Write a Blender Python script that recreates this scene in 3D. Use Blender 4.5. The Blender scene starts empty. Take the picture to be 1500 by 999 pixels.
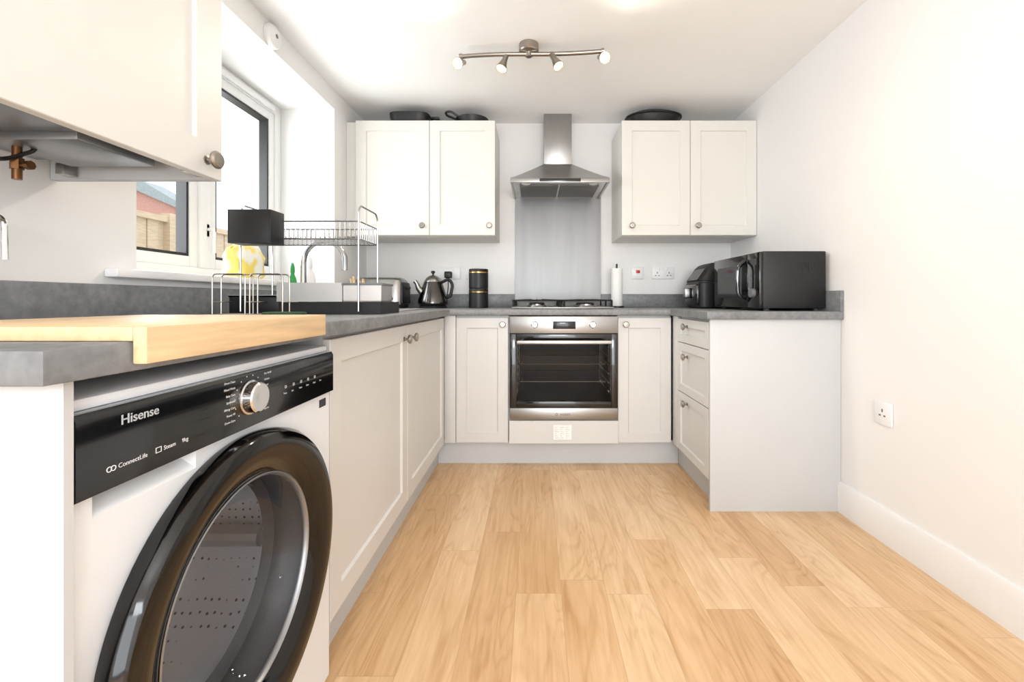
import bpy, bmesh, math, random
from mathutils import Vector, Matrix
random.seed(4)
S=bpy.context.scene; C=S.collection
PI=math.pi
W={}
# ------------------------------------------------------------ materials
def lin(c):
    return tuple(((v/255)/12.92 if v/255<=.04045 else ((v/255+.055)/1.055)**2.4) for v in c)
def mat(name,rgb,rough=.5,metal=0,var=.04,scale=8,bump=0,stretch=None,emit=0,coat=0,bscale=None,trans=0):
    m=bpy.data.materials.new(name); m.use_nodes=True; nt=m.node_tree; n=nt.nodes; l=nt.links
    b=n['Principled BSDF']; c=lin(rgb)
    tc=n.new('ShaderNodeTexCoord'); mp=n.new('ShaderNodeMapping')
    l.new(tc.outputs['Object'],mp.inputs[0])
    if stretch: mp.inputs['Scale'].default_value=stretch
    no=n.new('ShaderNodeTexNoise'); no.inputs['Scale'].default_value=scale; no.inputs['Detail'].default_value=4
    l.new(mp.outputs[0],no.inputs['Vector'])
    r=n.new('ShaderNodeValToRGB'); r.color_ramp.elements[0].position=.3; r.color_ramp.elements[1].position=.7
    r.color_ramp.elements[0].color=(*[max(0,v*(1-var)) for v in c],1)
    r.color_ramp.elements[1].color=(*[min(1,v*(1+var)) for v in c],1)
    l.new(no.outputs[0],r.inputs[0]); l.new(r.outputs[0],b.inputs['Base Color'])
    b.inputs['Roughness'].default_value=rough; b.inputs['Metallic'].default_value=metal
    if coat: b.inputs['Coat Weight'].default_value=coat; b.inputs['Coat Roughness'].default_value=.05
    if trans: b.inputs['Transmission Weight'].default_value=trans
    if emit:
        l.new(r.outputs[0],b.inputs['Emission Color']); b.inputs['Emission Strength'].default_value=emit
    if bump:
        bp=n.new('ShaderNodeBump'); bp.inputs['Strength'].default_value=bump; bp.inputs['Distance'].default_value=.002
        l.new(no.outputs[0],bp.inputs['Height']); l.new(bp.outputs[0],b.inputs['Normal'])
    return m
def glassmat(name,tint,base=.05,rough=.02):
    m=bpy.data.materials.new(name); m.use_nodes=True; nt=m.node_tree; n=nt.nodes; l=nt.links
    n.remove(n['Principled BSDF']); o=n['Material Output']
    t=n.new('ShaderNodeBsdfTransparent'); t.inputs[0].default_value=(*tint,1)
    g=n.new('ShaderNodeBsdfGlossy'); g.inputs['Roughness'].default_value=rough; g.inputs['Color'].default_value=(.9,.9,.9,1)
    f=n.new('ShaderNodeLayerWeight'); f.inputs['Blend'].default_value=.5
    p=n.new('ShaderNodeMath'); p.operation='POWER'; l.new(f.outputs['Facing'],p.inputs[0]); p.inputs[1].default_value=5
    k=n.new('ShaderNodeMath'); k.operation='MULTIPLY_ADD'; l.new(p.outputs[0],k.inputs[0]); k.inputs[1].default_value=.8; k.inputs[2].default_value=base
    x=n.new('ShaderNodeMixShader'); l.new(k.outputs[0],x.inputs[0]); l.new(t.outputs[0],x.inputs[1]); l.new(g.outputs[0],x.inputs[2]); l.new(x.outputs[0],o.inputs[0])
    return m
M={}
M['wall']=mat('wall_paint',(241,240,239),.85,var=.01,scale=3)
M['ceil']=mat('ceiling_paint',(251,251,250),.9,var=.01,scale=3)
M['trim']=mat('gloss_trim',(240,239,238),.35,var=.01)
M['cab']=mat('cabinet_paint',(216,215,212),.42,var=.012,scale=5)
M['cabu']=mat('wall_cabinet_paint',(224,222,215),.42,var=.012,scale=5)
M['cabd']=mat('cabinet_side',(203,205,206),.5,var=.012,scale=5)
M['steel']=mat('brushed_steel',(165,164,162),.3,1,var=.06,scale=10,stretch=(1,1,60))
M['satin']=mat('satin_steel',(212,212,212),.3,.85,var=.03,scale=10)
M['steelh']=mat('brushed_steel_vertical',(166,165,163),.32,1,var=.06,scale=8,stretch=(40,40,.6))
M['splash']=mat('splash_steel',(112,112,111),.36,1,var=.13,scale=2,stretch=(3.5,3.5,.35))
M['chrome']=mat('chrome',(225,225,225),.12,1,var=.02)
M['nickel']=mat('nickel',(165,158,150),.3,1,var=.05)
M['black']=mat('black_gloss',(10,10,12),.12,var=.1,coat=.5)
M['ringblack']=mat('door_ring_black',(5,5,6),.07,var=.1)
M['blackm']=mat('black_matt',(21,21,23),.45,var=.1,scale=30)
M['iron']=mat('cast_iron',(22,22,22),.65,var=.2,scale=60)
M['white']=mat('white_enamel',(233,236,240),.28,var=.01)
M['plastic']=mat('white_plastic',(240,240,240),.35,var=.01)
M['grey']=mat('grey_plastic',(110,112,115),.45,var=.04)
M['lgrey']=mat('pale_grey_print',(200,202,204),.6,var=.04)
M['plate']=mat('boiler_plate',(150,152,155),.35,.8,var=.04)
M['rubber']=mat('grey_rubber',(60,62,66),.6,var=.1)
M['bamboo']=mat('bamboo',(222,192,150),.45,var=.14,scale=6,stretch=(14,1.2,14))
M['copper']=mat('copper',(160,95,62),.35,1,var=.15)
M['brass']=mat('brass',(130,92,62),.38,1,var=.12)
M['gold']=mat('gold',(205,165,95),.25,1,var=.05)
M['paper']=mat('paper',(244,244,242),.9,var=.02,scale=40,bump=.3)
M['green']=mat('green_plastic',(40,150,70),.3,var=.1)
M['sponge']=mat('green_scourer',(48,80,50),.9,var=.3,scale=120,bump=.6)
M['ink']=mat('white_ink',(225,225,225),.5,var=.01,emit=.15)
M['darkink']=mat('dark_ink',(50,50,52),.5)
M['red']=mat('red_switch',(200,35,30),.3,var=.05)
M['bulb']=mat('bulb_glow',(255,222,160),.4,emit=6)
M['display']=mat('display_glass',(20,24,28),.1,var=.1)
M['enamel']=mat('oven_enamel',(20,17,15),.3,var=.15)
M['glass']=glassmat('window_glass',(.97,.98,.97),.03)
M['ovenglass']=glassmat('oven_glass',(.42,.40,.38),.010)
M['drumglass']=glassmat('drum_glass',(.84,.85,.87),.035)
M['fence']=mat('fence_wood',(206,184,158),.8,var=.12,scale=5,stretch=(2,2,12))
M['brick']=mat('house_brick',(214,160,150),.9,var=.12,scale=20)
M['roof']=mat('roof_tiles',(168,178,184),.8,var=.08,scale=10)
M['grass']=mat('garden_ground',(150,155,130),.95,var=.2,scale=3)
# worktop
def worktop_mat():
    m=mat('grey_stone_laminate',(122,124,126),.42,var=.16,scale=9); nt=m.node_tree;n=nt.nodes;l=nt.links
    b=n['Principled BSDF']; ramp=[x for x in n if x.type=='VALTORGB'][0]
    n2=n.new('ShaderNodeTexNoise'); n2.inputs['Scale'].default_value=60; n2.inputs['Detail'].default_value=6
    mp=[x for x in n if x.type=='MAPPING'][0]; l.new(mp.outputs[0],n2.inputs['Vector'])
    mx=n.new('ShaderNodeMixRGB'); mx.blend_type='OVERLAY'; mx.inputs[0].default_value=.45
    l.new(ramp.outputs[0],mx.inputs[1]); l.new(n2.outputs[0],mx.inputs[2]); l.new(mx.outputs[0],b.inputs['Base Color'])
    return m
M['top']=worktop_mat()
def floor_mat():
    m=bpy.data.materials.new('oak_planks'); m.use_nodes=True; nt=m.node_tree;n=nt.nodes;l=nt.links
    b=n['Principled BSDF']
    def mt(op,a,bb=None,c=None):
        x=n.new('ShaderNodeMath'); x.operation=op
        for i,v in enumerate((a,bb,c)):
            if v is None: continue
            if isinstance(v,(int,float)): x.inputs[i].default_value=v
            else: l.new(v,x.inputs[i])
        return x.outputs[0]
    def comb(a,bb,c):
        x=n.new('ShaderNodeCombineXYZ')
        for i,v in enumerate((a,bb,c)):
            if isinstance(v,(int,float)): x.inputs[i].default_value=v
            else: l.new(v,x.inputs[i])
        return x.outputs[0]
    sp=n.new('ShaderNodeSeparateXYZ'); g=n.new('ShaderNodeNewGeometry')
    l.new(g.outputs['Position'],sp.inputs[0]); X,Y=sp.outputs[0],sp.outputs[1]
    w,L=.142,1.0
    u=mt('DIVIDE',mt('ADD',X,5.03),w); row=mt('FLOOR',u); fu=mt('FRACT',u)
    wn=n.new('ShaderNodeTexWhiteNoise'); wn.noise_dimensions='1D'; l.new(row,wn.inputs['W'])
    v=mt('ADD',mt('DIVIDE',mt('ADD',Y,5),L),mt('MULTIPLY',wn.outputs['Value'],3)); col=mt('FLOOR',v); fv=mt('FRACT',v)
    w2=n.new('ShaderNodeTexWhiteNoise'); w2.noise_dimensions='3D'; l.new(comb(row,col,0),w2.inputs['Vector']); idv=w2.outputs['Value']
    ramp=n.new('ShaderNodeValToRGB'); e=ramp.color_ramp.elements
    e[0].color=(*lin((217,180,137)),1); e[1].color=(*lin((235,205,167)),1); e[0].position=0; e[1].position=1
    k=e.new(.5); k.color=(*lin((227,192,150)),1)
    l.new(idv,ramp.inputs[0])
    zz=mt('MULTIPLY',idv,37)
    n1=n.new('ShaderNodeTexNoise'); n1.inputs['Scale'].default_value=1; n1.inputs['Detail'].default_value=6; n1.inputs['Roughness'].default_value=.7
    l.new(comb(mt('MULTIPLY',X,80),mt('MULTIPLY',Y,4.5),zz),n1.inputs['Vector'])
    n2=n.new('ShaderNodeTexNoise'); n2.inputs['Scale'].default_value=1; n2.inputs['Detail'].default_value=2; n2.inputs['Distortion'].default_value=.9
    l.new(comb(mt('MULTIPLY',X,8),mt('MULTIPLY',Y,1.4),zz),n2.inputs['Vector'])
    n3=n.new('ShaderNodeTexNoise'); n3.inputs['Scale'].default_value=1; n3.inputs['Detail'].default_value=4
    l.new(comb(mt('MULTIPLY',X,14),mt('MULTIPLY',Y,2.4),mt('ADD',zz,5)),n3.inputs['Vector'])
    rings=mt('MULTIPLY_ADD',mt('SINE',mt('MULTIPLY',n2.outputs[0],60)),.5,.5)
    rings=mt('MULTIPLY',mt('POWER',rings,3),mt('MULTIPLY',n3.outputs[0],1.6))
    gr=mt('ADD',mt('ADD',mt('MULTIPLY',n1.outputs[0],.47),mt('MULTIPLY',rings,.12)),mt('MULTIPLY',n3.outputs[0],.37))
    r2=n.new('ShaderNodeValToRGB'); r2.color_ramp.elements[0].position=.3; r2.color_ramp.elements[1].position=.68
    r2.color_ramp.elements[0].color=(1.03,1.02,1.01,1); r2.color_ramp.elements[1].color=(.70,.58,.45,1)
    l.new(gr,r2.inputs[0])
    mx=n.new('ShaderNodeMixRGB'); mx.blend_type='MULTIPLY'; mx.inputs[0].default_value=1; l.new(ramp.outputs[0],mx.inputs[1]); l.new(r2.outputs[0],mx.inputs[2])
    vo=n.new('ShaderNodeTexVoronoi'); vo.inputs['Scale'].default_value=1
    l.new(comb(mt('MULTIPLY',X,5.2),mt('MULTIPLY',Y,1.9),0),vo.inputs['Vector'])
    kn=n.new('ShaderNodeMapRange'); kn.inputs['From Min'].default_value=.02; kn.inputs['From Max'].default_value=.08; kn.inputs['To Min'].default_value=.55; kn.inputs['To Max'].default_value=0
    l.new(vo.outputs['Distance'],kn.inputs['Value'])
    mk=n.new('ShaderNodeMixRGB'); l.new(kn.outputs[0],mk.inputs[0]); l.new(mx.outputs[0],mk.inputs[1]); mk.inputs[2].default_value=(*lin((156,110,70)),1)
    su=mt('MULTIPLY',mt('MINIMUM',fu,mt('SUBTRACT',1,fu)),w); sv=mt('MULTIPLY',mt('MINIMUM',fv,mt('SUBTRACT',1,fv)),L)
    seam=mt('LESS_THAN',mt('MINIMUM',su,sv),.0008)
    mx2=n.new('ShaderNodeMixRGB'); mx2.blend_type='MIX'; l.new(mt('MULTIPLY',seam,.35),mx2.inputs[0]); l.new(mk.outputs[0],mx2.inputs[1]); mx2.inputs[2].default_value=(*lin((150,110,74)),1)
    l.new(mx2.outputs[0],b.inputs['Base Color']); b.inputs['Roughness'].default_value=.3
    return m
M['floor']=floor_mat()
def drum_mat():
    m=mat('drum_steel',(200,200,202),.3,.6,var=.05); nt=m.node_tree;n=nt.nodes;l=nt.links
    b=n['Principled BSDF']; v=n.new('ShaderNodeTexVoronoi'); v.inputs['Scale'].default_value=60; v.inputs['Randomness'].default_value=.25
    tc=[x for x in n if x.type=='TEX_COORD'][0]; l.new(tc.outputs['Object'],v.inputs['Vector'])
    r=n.new('ShaderNodeValToRGB'); r.color_ramp.elements[0].position=.12; r.color_ramp.elements[1].position=.22
    r.color_ramp.elements[0].color=(.14,.14,.15,1); r.color_ramp.elements[1].color=(.80,.82,.86,1)
    l.new(v.outputs['Distance'],r.inputs[0]); l.new(r.outputs[0],b.inputs['Base Color']); return m
M['drum']=drum_mat()
def bag_mat():
    m=mat('yellow_print',(240,240,235),.5,var=.01); nt=m.node_tree;n=nt.nodes;l=nt.links
    b=n['Principled BSDF']; v=n.new('ShaderNodeTexNoise'); v.inputs['Scale'].default_value=16; v.inputs['Detail'].default_value=1
    tc=[x for x in n if x.type=='TEX_COORD'][0]; l.new(tc.outputs['Object'],v.inputs['Vector'])
    r=n.new('ShaderNodeValToRGB'); r.color_ramp.elements[0].position=.44; r.color_ramp.elements[1].position=.58
    r.color_ramp.elements[0].color=(.88,.88,.82,1); r.color_ramp.elements[1].color=(.88,.70,.16,1)
    l.new(v.outputs[0],r.inputs[0]); l.new(r.outputs[0],b.inputs['Base Color']); return m
M['bag']=bag_mat()
# ------------------------------------------------------------ mesh helpers
def NB(): return bmesh.new()
def merge(bm,t):
    me=bpy.data.meshes.new('t'); t.to_mesh(me); t.free(); bm.from_mesh(me); bpy.data.meshes.remove(me)
def box(bm,x0,x1,y0,y1,z0,z1,b=0,seg=2):
    t=NB(); bmesh.ops.create_cube(t,size=1)
    for v in t.verts: v.co=Vector(((x0+x1)/2+v.co.x*(x1-x0),(y0+y1)/2+v.co.y*(y1-y0),(z0+z1)/2+v.co.z*(z1-z0)))
    if b: bmesh.ops.bevel(t,geom=t.edges[:],offset=b,segments=seg,affect='EDGES',profile=.5)
    merge(bm,t); return bm
def basis(a):
    a=Vector(a).normalized(); h=Vector((0,0,1)) if abs(a.z)<.9 else Vector((1,0,0))
    u=a.cross(h).normalized(); return a,u,a.cross(u).normalized()
def lathe(bm,prof,o=(0,0,0),axis=(0,0,1),n=32):
    a,u,v=basis(axis); o=Vector(o); t=NB(); rings=[]
    for r,h in prof:
        r=max(r,1e-6)
        rings.append([t.verts.new(o+a*h+u*(r*math.cos(2*PI*i/n))+v*(r*math.sin(2*PI*i/n))) for i in range(n)])
    for A,B in zip(rings,rings[1:]):
        for i in range(n): t.faces.new((A[i],A[(i+1)%n],B[(i+1)%n],B[i]))
    bmesh.ops.remove_doubles(t,verts=t.verts,dist=1e-5); merge(bm,t); return bm
def cyl(bm,p0,p1,r0,r1=None,n=20):
    p0=Vector(p0);p1=Vector(p1); r1=r0 if r1 is None else r1; d=(p1-p0)
    return lathe(bm,[(0,0),(r0,0),(r1,d.length),(0,d.length)],p0,d,n)
def tube(bm,pts,r,n=8,closed=False):
    P=[Vector(p) for p in pts]; N=len(P); rings=[]; prev=None; t=NB()
    for i,p in enumerate(P):
        if closed: d=(P[(i+1)%N]-P[i-1])
        else: d=P[min(i+1,N-1)]-P[max(i-1,0)]
        d.normalize()
        if prev is None: _,u,v=basis(d)
        else:
            u=prev-d*prev.dot(d); u.normalize(); v=d.cross(u)
        prev=u
        rr=r[i] if isinstance(r,(list,tuple)) else r
        rings.append([t.verts.new(p+u*(rr*math.cos(2*PI*k/n))+v*(rr*math.sin(2*PI*k/n))) for k in range(n)])
    for i in range(N if closed else N-1):
        A=rings[i];B=rings[(i+1)%N]
        for k in range(n): t.faces.new((A[k],A[(k+1)%n],B[(k+1)%n],B[k]))
    if not closed: t.faces.new(rings[0]); t.faces.new(rings[-1][::-1])
    merge(bm,t); return bm
def smoothpath(pts,rad,k=5,closed=False):
    P=[Vector(p) for p in pts]; out=[]; N=len(P)
    for i,p in enumerate(P):
        if not closed and i in (0,N-1): out.append(p); continue
        a=P[i-1]-p; b=P[(i+1)%N]-p; ra=min(rad,a.length*.45,b.length*.45)
        s=p+a.normalized()*ra; e=p+b.normalized()*ra
        for j in range(k+1):
            t=j/k; out.append(s*(1-t)**2+p*2*t*(1-t)+e*t*t)
    return out
def prism(bm,pts,ax,a0,a1,b=0):
    def mk(p,a):
        if ax==0: return Vector((a,p[0],p[1]))
        if ax==1: return Vector((p[0],a,p[1]))
        return Vector((p[0],p[1],a))
    t=NB(); A=[t.verts.new(mk(p,a0)) for p in pts]; B=[t.verts.new(mk(p,a1)) for p in pts]
    t.faces.new(A); t.faces.new(B[::-1]); n=len(pts)
    for i in range(n): t.faces.new((A[i],A[(i+1)%n],B[(i+1)%n],B[i]))
    bmesh.ops.recalc_face_normals(t,faces=t.faces)
    if b: bmesh.ops.bevel(t,geom=t.edges[:],offset=b,segments=2,affect='EDGES',profile=.5)
    merge(bm,t); return bm
def loft(bm,secs,cx=0,cy=0,n=40,cap=True):
    t=NB(); R=[]
    for s in secs:
        z,hx,hy,e=s[:4]; dx,dy=(s[4],s[5]) if len(s)>4 else (0,0); ring=[]
        for i in range(n):
            a=2*PI*i/n; c,sn=math.cos(a),math.sin(a)
            ring.append(t.verts.new((cx+dx+hx*math.copysign(abs(c)**(2/e),c),cy+dy+hy*math.copysign(abs(sn)**(2/e),sn),z)))
        R.append(ring)
    for A,B in zip(R,R[1:]):
        for i in range(n): t.faces.new((A[i],A[(i+1)%n],B[(i+1)%n],B[i]))
    if cap: t.faces.new(R[0][::-1]); t.faces.new(R[-1])
    merge(bm,t); return bm
def rframe(bm,ax,a0,a1,u0,u1,v0,v1,w,b=0,w2=None):
    w2=w if w2 is None else w2
    def bb(p,q,r,s):
        if ax==0: box(bm,a0,a1,p,q,r,s,b)
        elif ax==1: box(bm,p,q,a0,a1,r,s,b)
        else: box(bm,p,q,r,s,a0,a1,b)
    bb(u0,u0+w,v0,v1); bb(u1-w,u1,v0,v1); bb(u0+w,u1-w,v0,v0+w2); bb(u0+w,u1-w,v1-w2,v1)
    return bm
def text(bm,s,size,o,U,V,align='LEFT'):
    cu=bpy.data.curves.new('t','FONT'); cu.body=s; cu.size=size; cu.align_x=align; cu.extrude=size*.01; cu.resolution_u=3
    ob=bpy.data.objects.new('t',cu); C.objects.link(ob); dg=bpy.context.evaluated_depsgraph_get(); dg.update()
    me=bpy.data.meshes.new_from_object(ob.evaluated_get(dg)); U=Vector(U);V=Vector(V);Nn=U.cross(V); o=Vector(o)
    for v in me.vertices: v.co=o+U*v.co.x+V*v.co.y+Nn*v.co.z
    bm.from_mesh(me); bpy.data.meshes.remove(me); bpy.data.objects.remove(ob); bpy.data.curves.remove(cu)
    return bm
def tag(o,label=None,cat=None,group=None,kind=None):
    if label: o['label']=label
    if cat: o['category']=cat
    if group: o['group']=group
    if kind: o['kind']=kind
    return o
def thing(name,label,cat,loc,rz=0,group=None,kind=None):
    o=bpy.data.objects.new(name,None); C.objects.link(o); o.location=loc; o.rotation_euler=(0,0,rz); o.empty_display_size=.05
    W[o.name]=Matrix.Translation(loc)@Matrix.Rotation(rz,4,'Z'); return tag(o,label,cat,group,kind)
def obj(name,bm,m,parent=None,local=False,ang=35,label=None,flat=False):
    bmesh.ops.recalc_face_normals(bm,faces=bm.faces)
    for f in bm.faces: f.smooth=not flat
    ca=math.radians(ang)
    for e in bm.edges:
        if len(e.link_faces)==2 and e.calc_face_angle(0)>ca: e.smooth=False
    if parent is not None:
        if not local: bm.transform(W[parent.name].inverted())
        off=None
    else:
        xs=[v.co.x for v in bm.verts]; ys=[v.co.y for v in bm.verts]; zs=[v.co.z for v in bm.verts]
        off=Vector(((min(xs)+max(xs))/2,(min(ys)+max(ys))/2,min(zs))); bm.transform(Matrix.Translation(-off))
    me=bpy.data.meshes.new(name); bm.to_mesh(me); bm.free(); me.materials.append(m)
    o=bpy.data.objects.new(name,me); C.objects.link(o)
    if parent is not None: o.parent=parent; W[o.name]=W[parent.name].copy()
    else: o.location=off; W[o.name]=Matrix.Translation(off)
    if label: o['label']=label
    return o
def struct(name,bm,m,parent=None):
    o=obj(name,bm,m,parent)
    if parent is None: o['kind']='structure'
    return o
def door(bm,O,U,V,w,h,t=.019,fr=.06,rec=.008,b=.0015,ramp=.005):
    O=Vector(O);U=Vector(U);V=Vector(V);N=U.cross(V); tb=NB()
    def ring(i,n): return [tb.verts.new(O+U*a+V*c+N*n) for a,c in ((i,i),(w-i,i),(w-i,h-i),(i,h-i))]
    R=[ring(0,0),ring(0,t-b),ring(b,t),ring(fr,t),ring(fr+ramp,t-rec)] if fr else [ring(0,0),ring(0,t-b),ring(b,t)]
    tb.faces.new(R[0][::-1])
    for A,B in zip(R,R[1:]):
        for i in range(4): tb.faces.new((A[i],A[(i+1)%4],B[(i+1)%4],B[i]))
    tb.faces.new(R[-1]); merge(bm,tb); return bm
def knob(parent,p,N,s=1):
    return obj('knob',lathe(NB(),[(0,0),(.009*s,0),(.009*s,.002),(.005*s,.004),(.005*s,.014),(.014*s,.017),(.0175*s,.021),(.0175*s,.025),(.014*s,.029),(0,.030)],p,N,24),M['nickel'],parent)
FX=(1,0,0);FY=(0,1,0);UZ=(0,0,1);NX=(-1,0,0);NY=(0,-1,0)
# ------------------------------------------------------------ setting
XL,XR,YB,ZC=-1.15,1.333,2.98,2.126
YS=-3.4
struct('floor',box(NB(),-1.55,1.45,YS,3.1,-.05,0),M['floor'])
struct('ceiling',box(NB(),-1.55,1.45,YS,3.1,ZC,ZC+.08),M['ceil'])
struct('wall_back',box(NB(),-1.55,1.45,YB,3.1,0,ZC),M['wall'])
struct('wall_right',box(NB(),XR,1.45,YS,YB,0,ZC),M['wall'])
wy0,wy1,wz0,wz1=1.26,2.503,.982,2.015
bm=NB(); box(bm,-1.55,XL,YS,wy0,0,ZC); box(bm,-1.55,XL,wy1,YB,0,ZC); box(bm,-1.55,XL,wy0,wy1,0,wz0); box(bm,-1.55,XL,wy0,wy1,wz1,ZC)
struct('wall_left',bm,M['wall'])
bm=prism(NB(),[(XR,0),(XR-.016,0),(XR-.016,.115),(XR-.009,.131),(XR,.131)],1,YS,1.903)
struct('baseboard_right',bm,M['trim'])
struct('ground',box(NB(),-40,-1.56,-12,60,-.35,-.15),M['grass'])
# window
win=thing('window_1',None,None,(-1.5,1.88,wz0),kind='structure')
z0=1.007
obj('window_frame',rframe(NB(),0,-1.52,-1.455,wy0,wy1,z0,wz1,.055,.003),M['plastic'],win)
obj('mullion',box(NB(),-1.52,-1.452,1.895,1.955,z0+.055,wz1-.055,.003),M['plastic'],win)
for a,b_ in ((wy0+.055,1.895),(1.955,wy1-.055)):
    s=obj('sash',rframe(NB(),0,-1.515,-1.462,a,b_,z0+.055,wz1-.055,.045,.004),M['plastic'],win)
    obj('gasket',rframe(NB(),0,-1.512,-1.468,a+.045,b_-.045,z0+.10,wz1-.10,.012),M['blackm'],s)
    pn=NB(); pn.faces.new([pn.verts.new(p) for p in ((-1.493,a+.05,z0+.105),(-1.493,b_-.05,z0+.105),(-1.493,b_-.05,wz1-.105),(-1.493,a+.05,wz1-.105))])
    obj('pane',pn,M['glass'],s)
bm=NB(); box(bm,-1.462,-1.452,1.93,1.95,1.2,1.26,.003); tube(bm,[(-1.455,1.94,1.235),(-1.43,1.94,1.235),(-1.425,1.94,1.22),(-1.425,1.94,1.13)],.007); obj('window_handle',bm,M['plastic'],win)
bm=NB(); box(bm,-1.455,-1.437,1.98,2.42,1.966,1.992,.004); obj('trickle_vent',bm,M['plastic'],win)
bm=NB(); box(bm,-1.5,XL,wy0+.001,wy1-.001,wz0+.0005,z0); box(bm,XL+.0005,-1.112,1.163,2.55,wz0,z0,.006); obj('window_sill',bm,M['trim'],win)
# ------------------------------------------------------------ outside
f=thing('garden_fence','pale brown wooden panel fence outside the window','fence',(-4,4,-.15))
bm=NB()
for i in range(46): box(bm,-4.02,-4.0+.008*(i%2),1+i*.14,1.13+i*.14,-.1,1.76)
obj('fence_boards',bm,M['fence'],f)
bm=NB(); box(bm,-4.03,-3.95,1,7.5,1.76,1.82); obj('fence_rail',bm,M['fence'],f)
obj('fence_rail',box(NB(),-4.0,-3.95,1,7.5,.9,.98),M['fence'],f)
for y in (1,2.85,4.7,6.55): obj('fence_post',box(NB(),-4.03,-3.93,y,y+.1,-.15,1.86),M['fence'],f)
h=thing('neighbouring_house','red brick house with grey tiled roof beyond the garden fence','house',(-18,18.4,-.15))
bm=prism(NB(),[(-23,-.15),(-14.3,-.15),(-14.3,4.5),(-16.1,5.55),(-23,5.55)],1,17.9,18.0); box(bm,-23,-14.3,18,18.7,-.15,4.45); obj('house_walls',bm,M['brick'],h)
obj('house_roof',prism(NB(),[(-23,5.8),(-16.0,5.8),(-13.8,4.5),(-13.9,4.4),(-16.2,5.4),(-23,5.4)],1,17.7,18.8),M['roof'],h)
# ------------------------------------------------------------ worktop
ZT,ZB=.872,.837
def boolcut(o,cbm):
    me=bpy.data.meshes.new('c'); bmesh.ops.recalc_face_normals(cbm,faces=cbm.faces); cbm.to_mesh(me); cbm.free(); c=bpy.data.objects.new('c',me); C.objects.link(c); c.location=(0,0,0)
    bpy.context.view_layer.update()
    md=o.modifiers.new('b','BOOLEAN'); md.operation='DIFFERENCE'; md.object=c; md.solver='EXACT'
    dg=bpy.context.evaluated_depsgraph_get(); dg.update(); n=bpy.data.meshes.new_from_object(o.evaluated_get(dg)); o.modifiers.clear(); o.data=n
    bpy.data.objects.remove(c)
U=[(-1.149,.417),(-.47,.417),(-.47,2.40),(.742,2.40),(.742,1.885),(1.332,1.885),(1.332,2.979),(-1.149,2.979)]
o=obj('worktop',prism(NB(),U,2,ZB,ZT,.003),M['top']); tag(o,'grey stone-effect worktop running round three sides of the kitchen','worktop')
boolcut(o,box(NB(),-1.0,-.62,1.72,2.07,.8,.9))
def upst(label,x0,x1,y0,y1):
    tag(obj('upstand',box(NB(),x0,x1,y0,y1,ZT+.0002,.963,.0015),M['top']),label,'upstand')
upst('long grey upstand strip on the window wall',-1.149,-1.134,.417,2.963)
upst('grey upstand behind the toaster, kettle and canisters',-1.149,-.139,2.964,2.979)
upst('grey upstand behind the air fryer and right of the hob',.447,1.332,2.964,2.979)
upst('short grey upstand on the right wall beside the microwave',1.317,1.332,1.885,2.963)
# ------------------------------------------------------------ base cabinets
ZD0,ZD1=.132,.824
tag(obj('end_panel',box(NB(),-1.148,-.488,.452,.462,0,.8365),M['cabd']),'pale grey end panel standing left of the washing machine','panel')
t=thing('base_cabinet','double pale grey sink cabinet under the draining rack, next to the washing machine','cabinet',(-.82,1.73,0))
bm=NB(); box(bm,-1.14,-.52,1.064,1.08,.13,.836); box(bm,-1.14,-.52,2.38,2.398,.13,.836); box(bm,-1.14,-.52,1.08,2.38,.13,.148); box(bm,-1.14,-1.13,1.08,2.38,.148,.836); box(bm,-.56,-.521,1.08,2.38,.815,.836)
obj('body',bm,M['cabd'],t)
for a,b_,ky in ((1.066,1.708,1.665),(1.712,2.398,1.757)):
    d=obj('door',door(NB(),(-.519,a,ZD0),FY,UZ,b_-a,ZD1-ZD0),M['cab'],t); knob(d,(-.5,ky,.772),FX)
def backunit(x0,x1,kx,label):
    t=thing('base_cabinet',label,'cabinet',((x0+x1)/2,2.7,0))
    obj('body',box(NB(),x0,x1,2.44,2.97,.13,.836),M['cabd'],t)
    d=obj('door',door(NB(),(x0+.001,2.439,ZD0),FX,UZ,x1-x0-.002,ZD1-ZD0,fr=.056),M['cab'],t); knob(d,(kx,2.42,.787),NY)
    return t
t=backunit(-.439,-.149,-.180,'narrow pale grey base cabinet left of the oven')
obj('filler_panel',box(NB(),-.503,-.441,2.42,2.44,.13,.836,.001),M['cab'],t)
backunit(.458,.754,.50,'narrow pale grey base cabinet right of the oven')
t=thing('oven_housing','pale grey oven housing with plain lower panel and paper label','cabinet',(.157,2.7,0))
bm=NB(); box(bm,-.1475,-.1435,2.44,2.95,.13,.834); box(bm,.4565,.4575,2.44,2.95,.13,.834); box(bm,-.143,.456,2.44,2.95,.245,.262); obj('body',bm,M['cabd'],t)
p=obj('lower_panel',door(NB(),(-.143,2.421,ZD0),FX,UZ,.6,.125,fr=0),M['cab'],t)
bm=NB(); box(bm,.10,.20,2.4005,2.402,.155,.235); s=obj('paper_label',bm,M['paper'],p)
bm=NB()
for i in range(6):
    for j in range(3): box(bm,.108+j*.03,.130+j*.03-(.006*((i+j)%3)),2.3998,2.4004,.163+i*.0115,.1655+i*.0115)
obj('label_print',bm,M['lgrey'],s)
t=thing('drawer_unit','three-drawer pale grey base unit facing left at the right','drawers',(1.04,2.12,0))
obj('body',box(NB(),.782,1.32,1.922,2.336,.13,.836),M['cabd'],t)
obj('filler_panel',box(NB(),.762,.78,2.338,2.42,.13,.836,.001),M['cab'],t)
for (a,b_,kz) in ((.703,.824,.787),(.444,.699,.635),(.132,.440,.40)):
    d=obj('drawer',door(NB(),(.781,2.334,a),NY,UZ,.41,b_-a,fr=.04),M['cab'],t); knob(d,(.762,2.19,kz),NX)
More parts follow.
